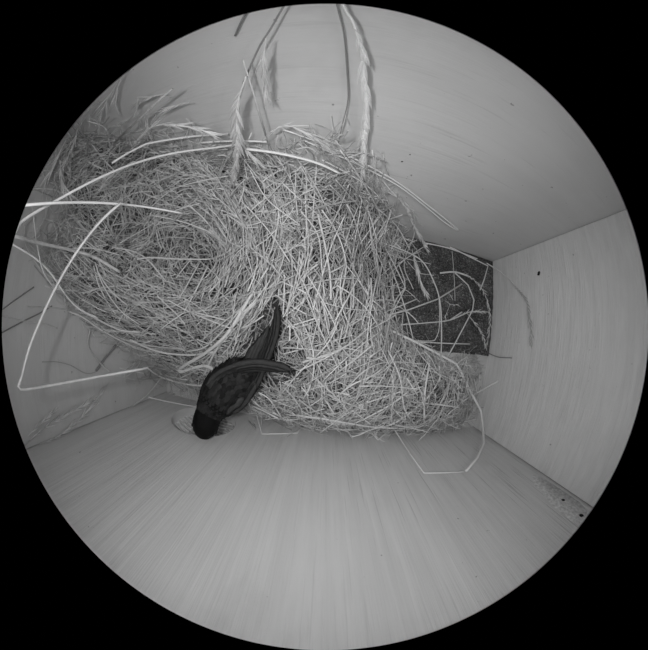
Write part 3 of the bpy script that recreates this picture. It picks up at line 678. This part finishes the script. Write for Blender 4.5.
# overlapping contour feathers over the back and nape
def frame(f):
    x = f*(len(SP)-1); i = min(int(x), len(SP)-2); p = SP[i].lerp(SP[i+1], x-i); r = SR[i]*(1-(x-i))+SR[i+1]*(x-i)
    t = (SP[i+1]-SP[i]).normalized(); vw = (Vector((0,0,H))-p).normalized(); s = t.cross(vw).normalized(); return p, r, t, s, s.cross(t).normalized()
b = MB()
for row in range(18):
    f = .40 + row*.0245
    for k in range(11):
        g = math.radians(20 + 140*(k+(.5 if row % 2 else 0))/10.5)
        if g > math.radians(162): continue
        p, r, t, s, u = frame(f); r = r*.99
        c = p + s*(math.cos(g)*r) + u*(math.sin(g)*r*.78); n_ = (s*math.cos(g) + u*math.sin(g)).normalized()
        side = t.cross(n_).normalized(); ln = .0072*random.uniform(.85,1.15); wd_ = .0027*random.uniform(.9,1.15)
        t2 = (t + n_*random.uniform(.04,.16)).normalized(); pts = []
        for (a_, w_) in ((0,.5),(.35,1),(.7,.95),(.92,.55),(1.0,.1)):
            q_ = c + t2*(a_*ln) + n_*.0003
            pts += [q_ - side*(w_*wd_) - n_*.0004, q_ + n_*.0005, q_ + side*(w_*wd_) - n_*.0004]
        ff = []
        for i in range(4):
            ff += [(i*3, i*3+1, i*3+4, i*3+3), (i*3+1, i*3+2, i*3+5, i*3+4)]
        b.add(pts, ff, random.uniform(.1, .9))
tag(bbuild(b, 'back_feathers', 'scale', bird), kind='stuff')
# eyes and beak
def ball(b, c, r, n=10, sc=(1,1,1)):
    vs = []; fs = []
    for i in range(n+1):
        for k in range(n):
            th = math.pi*i/n; ph = 2*math.pi*k/n
            vs.append(c + Vector((r*sc[0]*math.sin(th)*math.cos(ph), r*sc[1]*math.sin(th)*math.sin(ph), r*sc[2]*math.cos(th))))
    for i in range(n):
        for k in range(n): fs.append((i*n+k, i*n+(k+1)%n, (i+1)*n+(k+1)%n, (i+1)*n+k))
    b.add(vs, fs, .5)
p, r, t, s, u = frame(.20)
for sg in (-1, 1):
    b = MB(); ball(b, p + s*(sg*r*.88) + u*(r*.22), .0022); bbuild(b, 'eye', 'eye', bird)
p, r, t, s, u = frame(.0); b = MB()
for off, up_ in ((.0003, .0004), (-.0003, -.0004)):
    b.tube([p + t*.001 + u*off, p - t*.0014 - u*.001 + u*off, p - t*.0022 - u*.004], lambda q: .0024*(1-q)+.0002, 8, .5, .6)
bbuild(b, 'beak', 'beak', bird)
# feathers: a blade with a raised shaft and two drooping vanes
def blade(b, pts, w, lift=0.0, tone=.5, tip=.12):
    C_ = smooth_line([at(*q_) for q_ in pts], 6); n = len(C_); vs = []
    for i, p in enumerate(C_):
        f = i/(n-1); t = (C_[min(i+1,n-1)]-C_[max(i-1,0)]).normalized(); vw = (Vector((0,0,H))-p).normalized(); s = t.cross(vw).normalized(); u = s.cross(t)
        prof = min(1, .45+f*2.2)*(1 if f < .84 else max(.10, 1-((f-.84)/.16)**2.4))
        h = w*(p-Vector((0,0,H))).length/K/2*prof; p = p + u*lift
        vs += [p - s*h - u*.0003, p - s*h*.45 - u*.00002, p + u*.0003*prof, p + s*h*.45 - u*.00002, p + s*h - u*.0003, p - u*.0006]
    fs = [(i*6+k, i*6+(k+1)%6, (i+1)*6+(k+1)%6, (i+1)*6+k) for i in range(n-1) for k in range(6)]
    fs += [tuple(range(6))[::-1], tuple((n-1)*6+k for k in range(6))]
    b.add(vs, fs, tone)
def lerp2(a, c, f): return tuple(a[i]*(1-f)+c[i]*f for i in range(3))
# tail: short, forked
def ev(Cv, q_):
    x = q_*(len(Cv)-1); i = min(int(x), len(Cv)-2); return lerp2(Cv[i], Cv[i+1], x-i)
TO = [(252,372,.194),(259,357,.1905),(266,340,.188),(269.5,325,.187)]; TI = [(243,371,.194),(244.5,360,.191),(250.5,347,.1885),(262,328.5,.187)]
for i in range(7):
    f = i/6; qe = 1 - .36*f**1.3; b = MB()
    blade(b, [ev([lerp2(TO[k], TI[k], .12+.76*f) for k in range(4)], qe*k_/5) for k_ in range(6)], 6.0, .0012-.0003*i, (.2, .5)[i % 2])
    bbuild(b, 'tail_feather', 'feather', bird)
def wing(O, I, n, side, w, lift0, cov):
    """O: leading edge, I: trailing edge (pixel, pixel, distance) from the shoulder to the tip"""
    w_ = MB()
    for k in range(3):
        blade(w_, [(a_+side[0]*k*2.2, b_+side[1]*k*2.2, c_) for a_, b_, c_ in cov], 5.6-k*.8, lift0+.0020-.0005*k, .25+.08*k)
    root = bbuild(w_, 'wing', 'feather', bird)
    for i in range(n):
        f = i/(n-1); b = MB(); qe = (1 if i < 2 else 1 - .55*((f-.14)/.86)**1.4) - (.05 if i == 1 else 0); path = []
        for k in range(8):
            g_ = k/7; q_ = g_*qe
            path.append(lerp2(ev(O, q_), ev(I, q_), .20 + .66*f*(.55+.45*g_)))
        blade(b, path, w*(1.15 if i else .95), lift0 + .0016 - .0004*i, (.25, .75)[i % 2] + random.uniform(-.12, .12))
        bbuild(b, 'flight_feather', 'feather', root)
    return root
# lower-right wing (under), tip pointing to the top of the picture
wing([(238,413,.1950),(251,401,.1905),(262,382,.187),(271,359,.1845),(279,340,.183),(281,320,.182),(277,302,.181)],
     [(232,403,.1935),(243,388,.189),(252,371,.186),(258,354,.184),(264,335,.183),(268.5,317,.182),(274,302,.181)], 8, (-.6,-.6), 5.6, .0,
     [(230,413,.1955),(237,410,.1940),(245,403,.1915),(252,392,.189),(257,383,.187)])
# upper-left wing (over), tip pointing right
wing([(206,384,.190),(213,374,.188),(226,366,.185),(243,360.5,.182),(258,359,.180),(273,361,.1785),(283,363.5,.1775),(293,370,.177)],
     [(208,389,.191),(221,380,.188),(236,375,.185),(249,372.5,.182),(262,373,.180),(274,375.5,.1785),(283,378,.1775),(291,375,.177)], 8, (.5,.8), 6.8, .0005,
     [(207,385,.190),(212,378,.189),(219,372.5,.187),(229,367.5,.185),(241,364,.183)])
b = MB()
for k in range(4): blade(b, [(227+k*1.5,414-k*2.6,.189),(232+k*1.5,408-k*2,.1875),(241+k,403-k*1.6,.188)], 6.0, .0012-.0003*k, .3+.18*k)
b.tone = [t*.6 for t in b.tone]; bbuild(b, 'scapular_feathers', 'feather', bird)
# feet gripping the straw under the body
for sg in (-1, 1):
    p, r, t, s, u = frame(.62); b = MB(); q0 = p + s*(sg*.006) - u*(r*.6)
    q1 = q0 - u*.009; b.tube([q0, q1], .0014, 6, .4)
    for k in range(4):
        dr = (-t*math.cos((k-1.5)*.45) + s*math.sin((k-1.5)*.45)).normalized()
        b.tube([q1, q1+dr*.004-u*.0005, q1+dr*.007-u*.0025], lambda q: .0009*(1-q*.6), 5, .4)
    bbuild(b, 'foot', 'beak', bird)
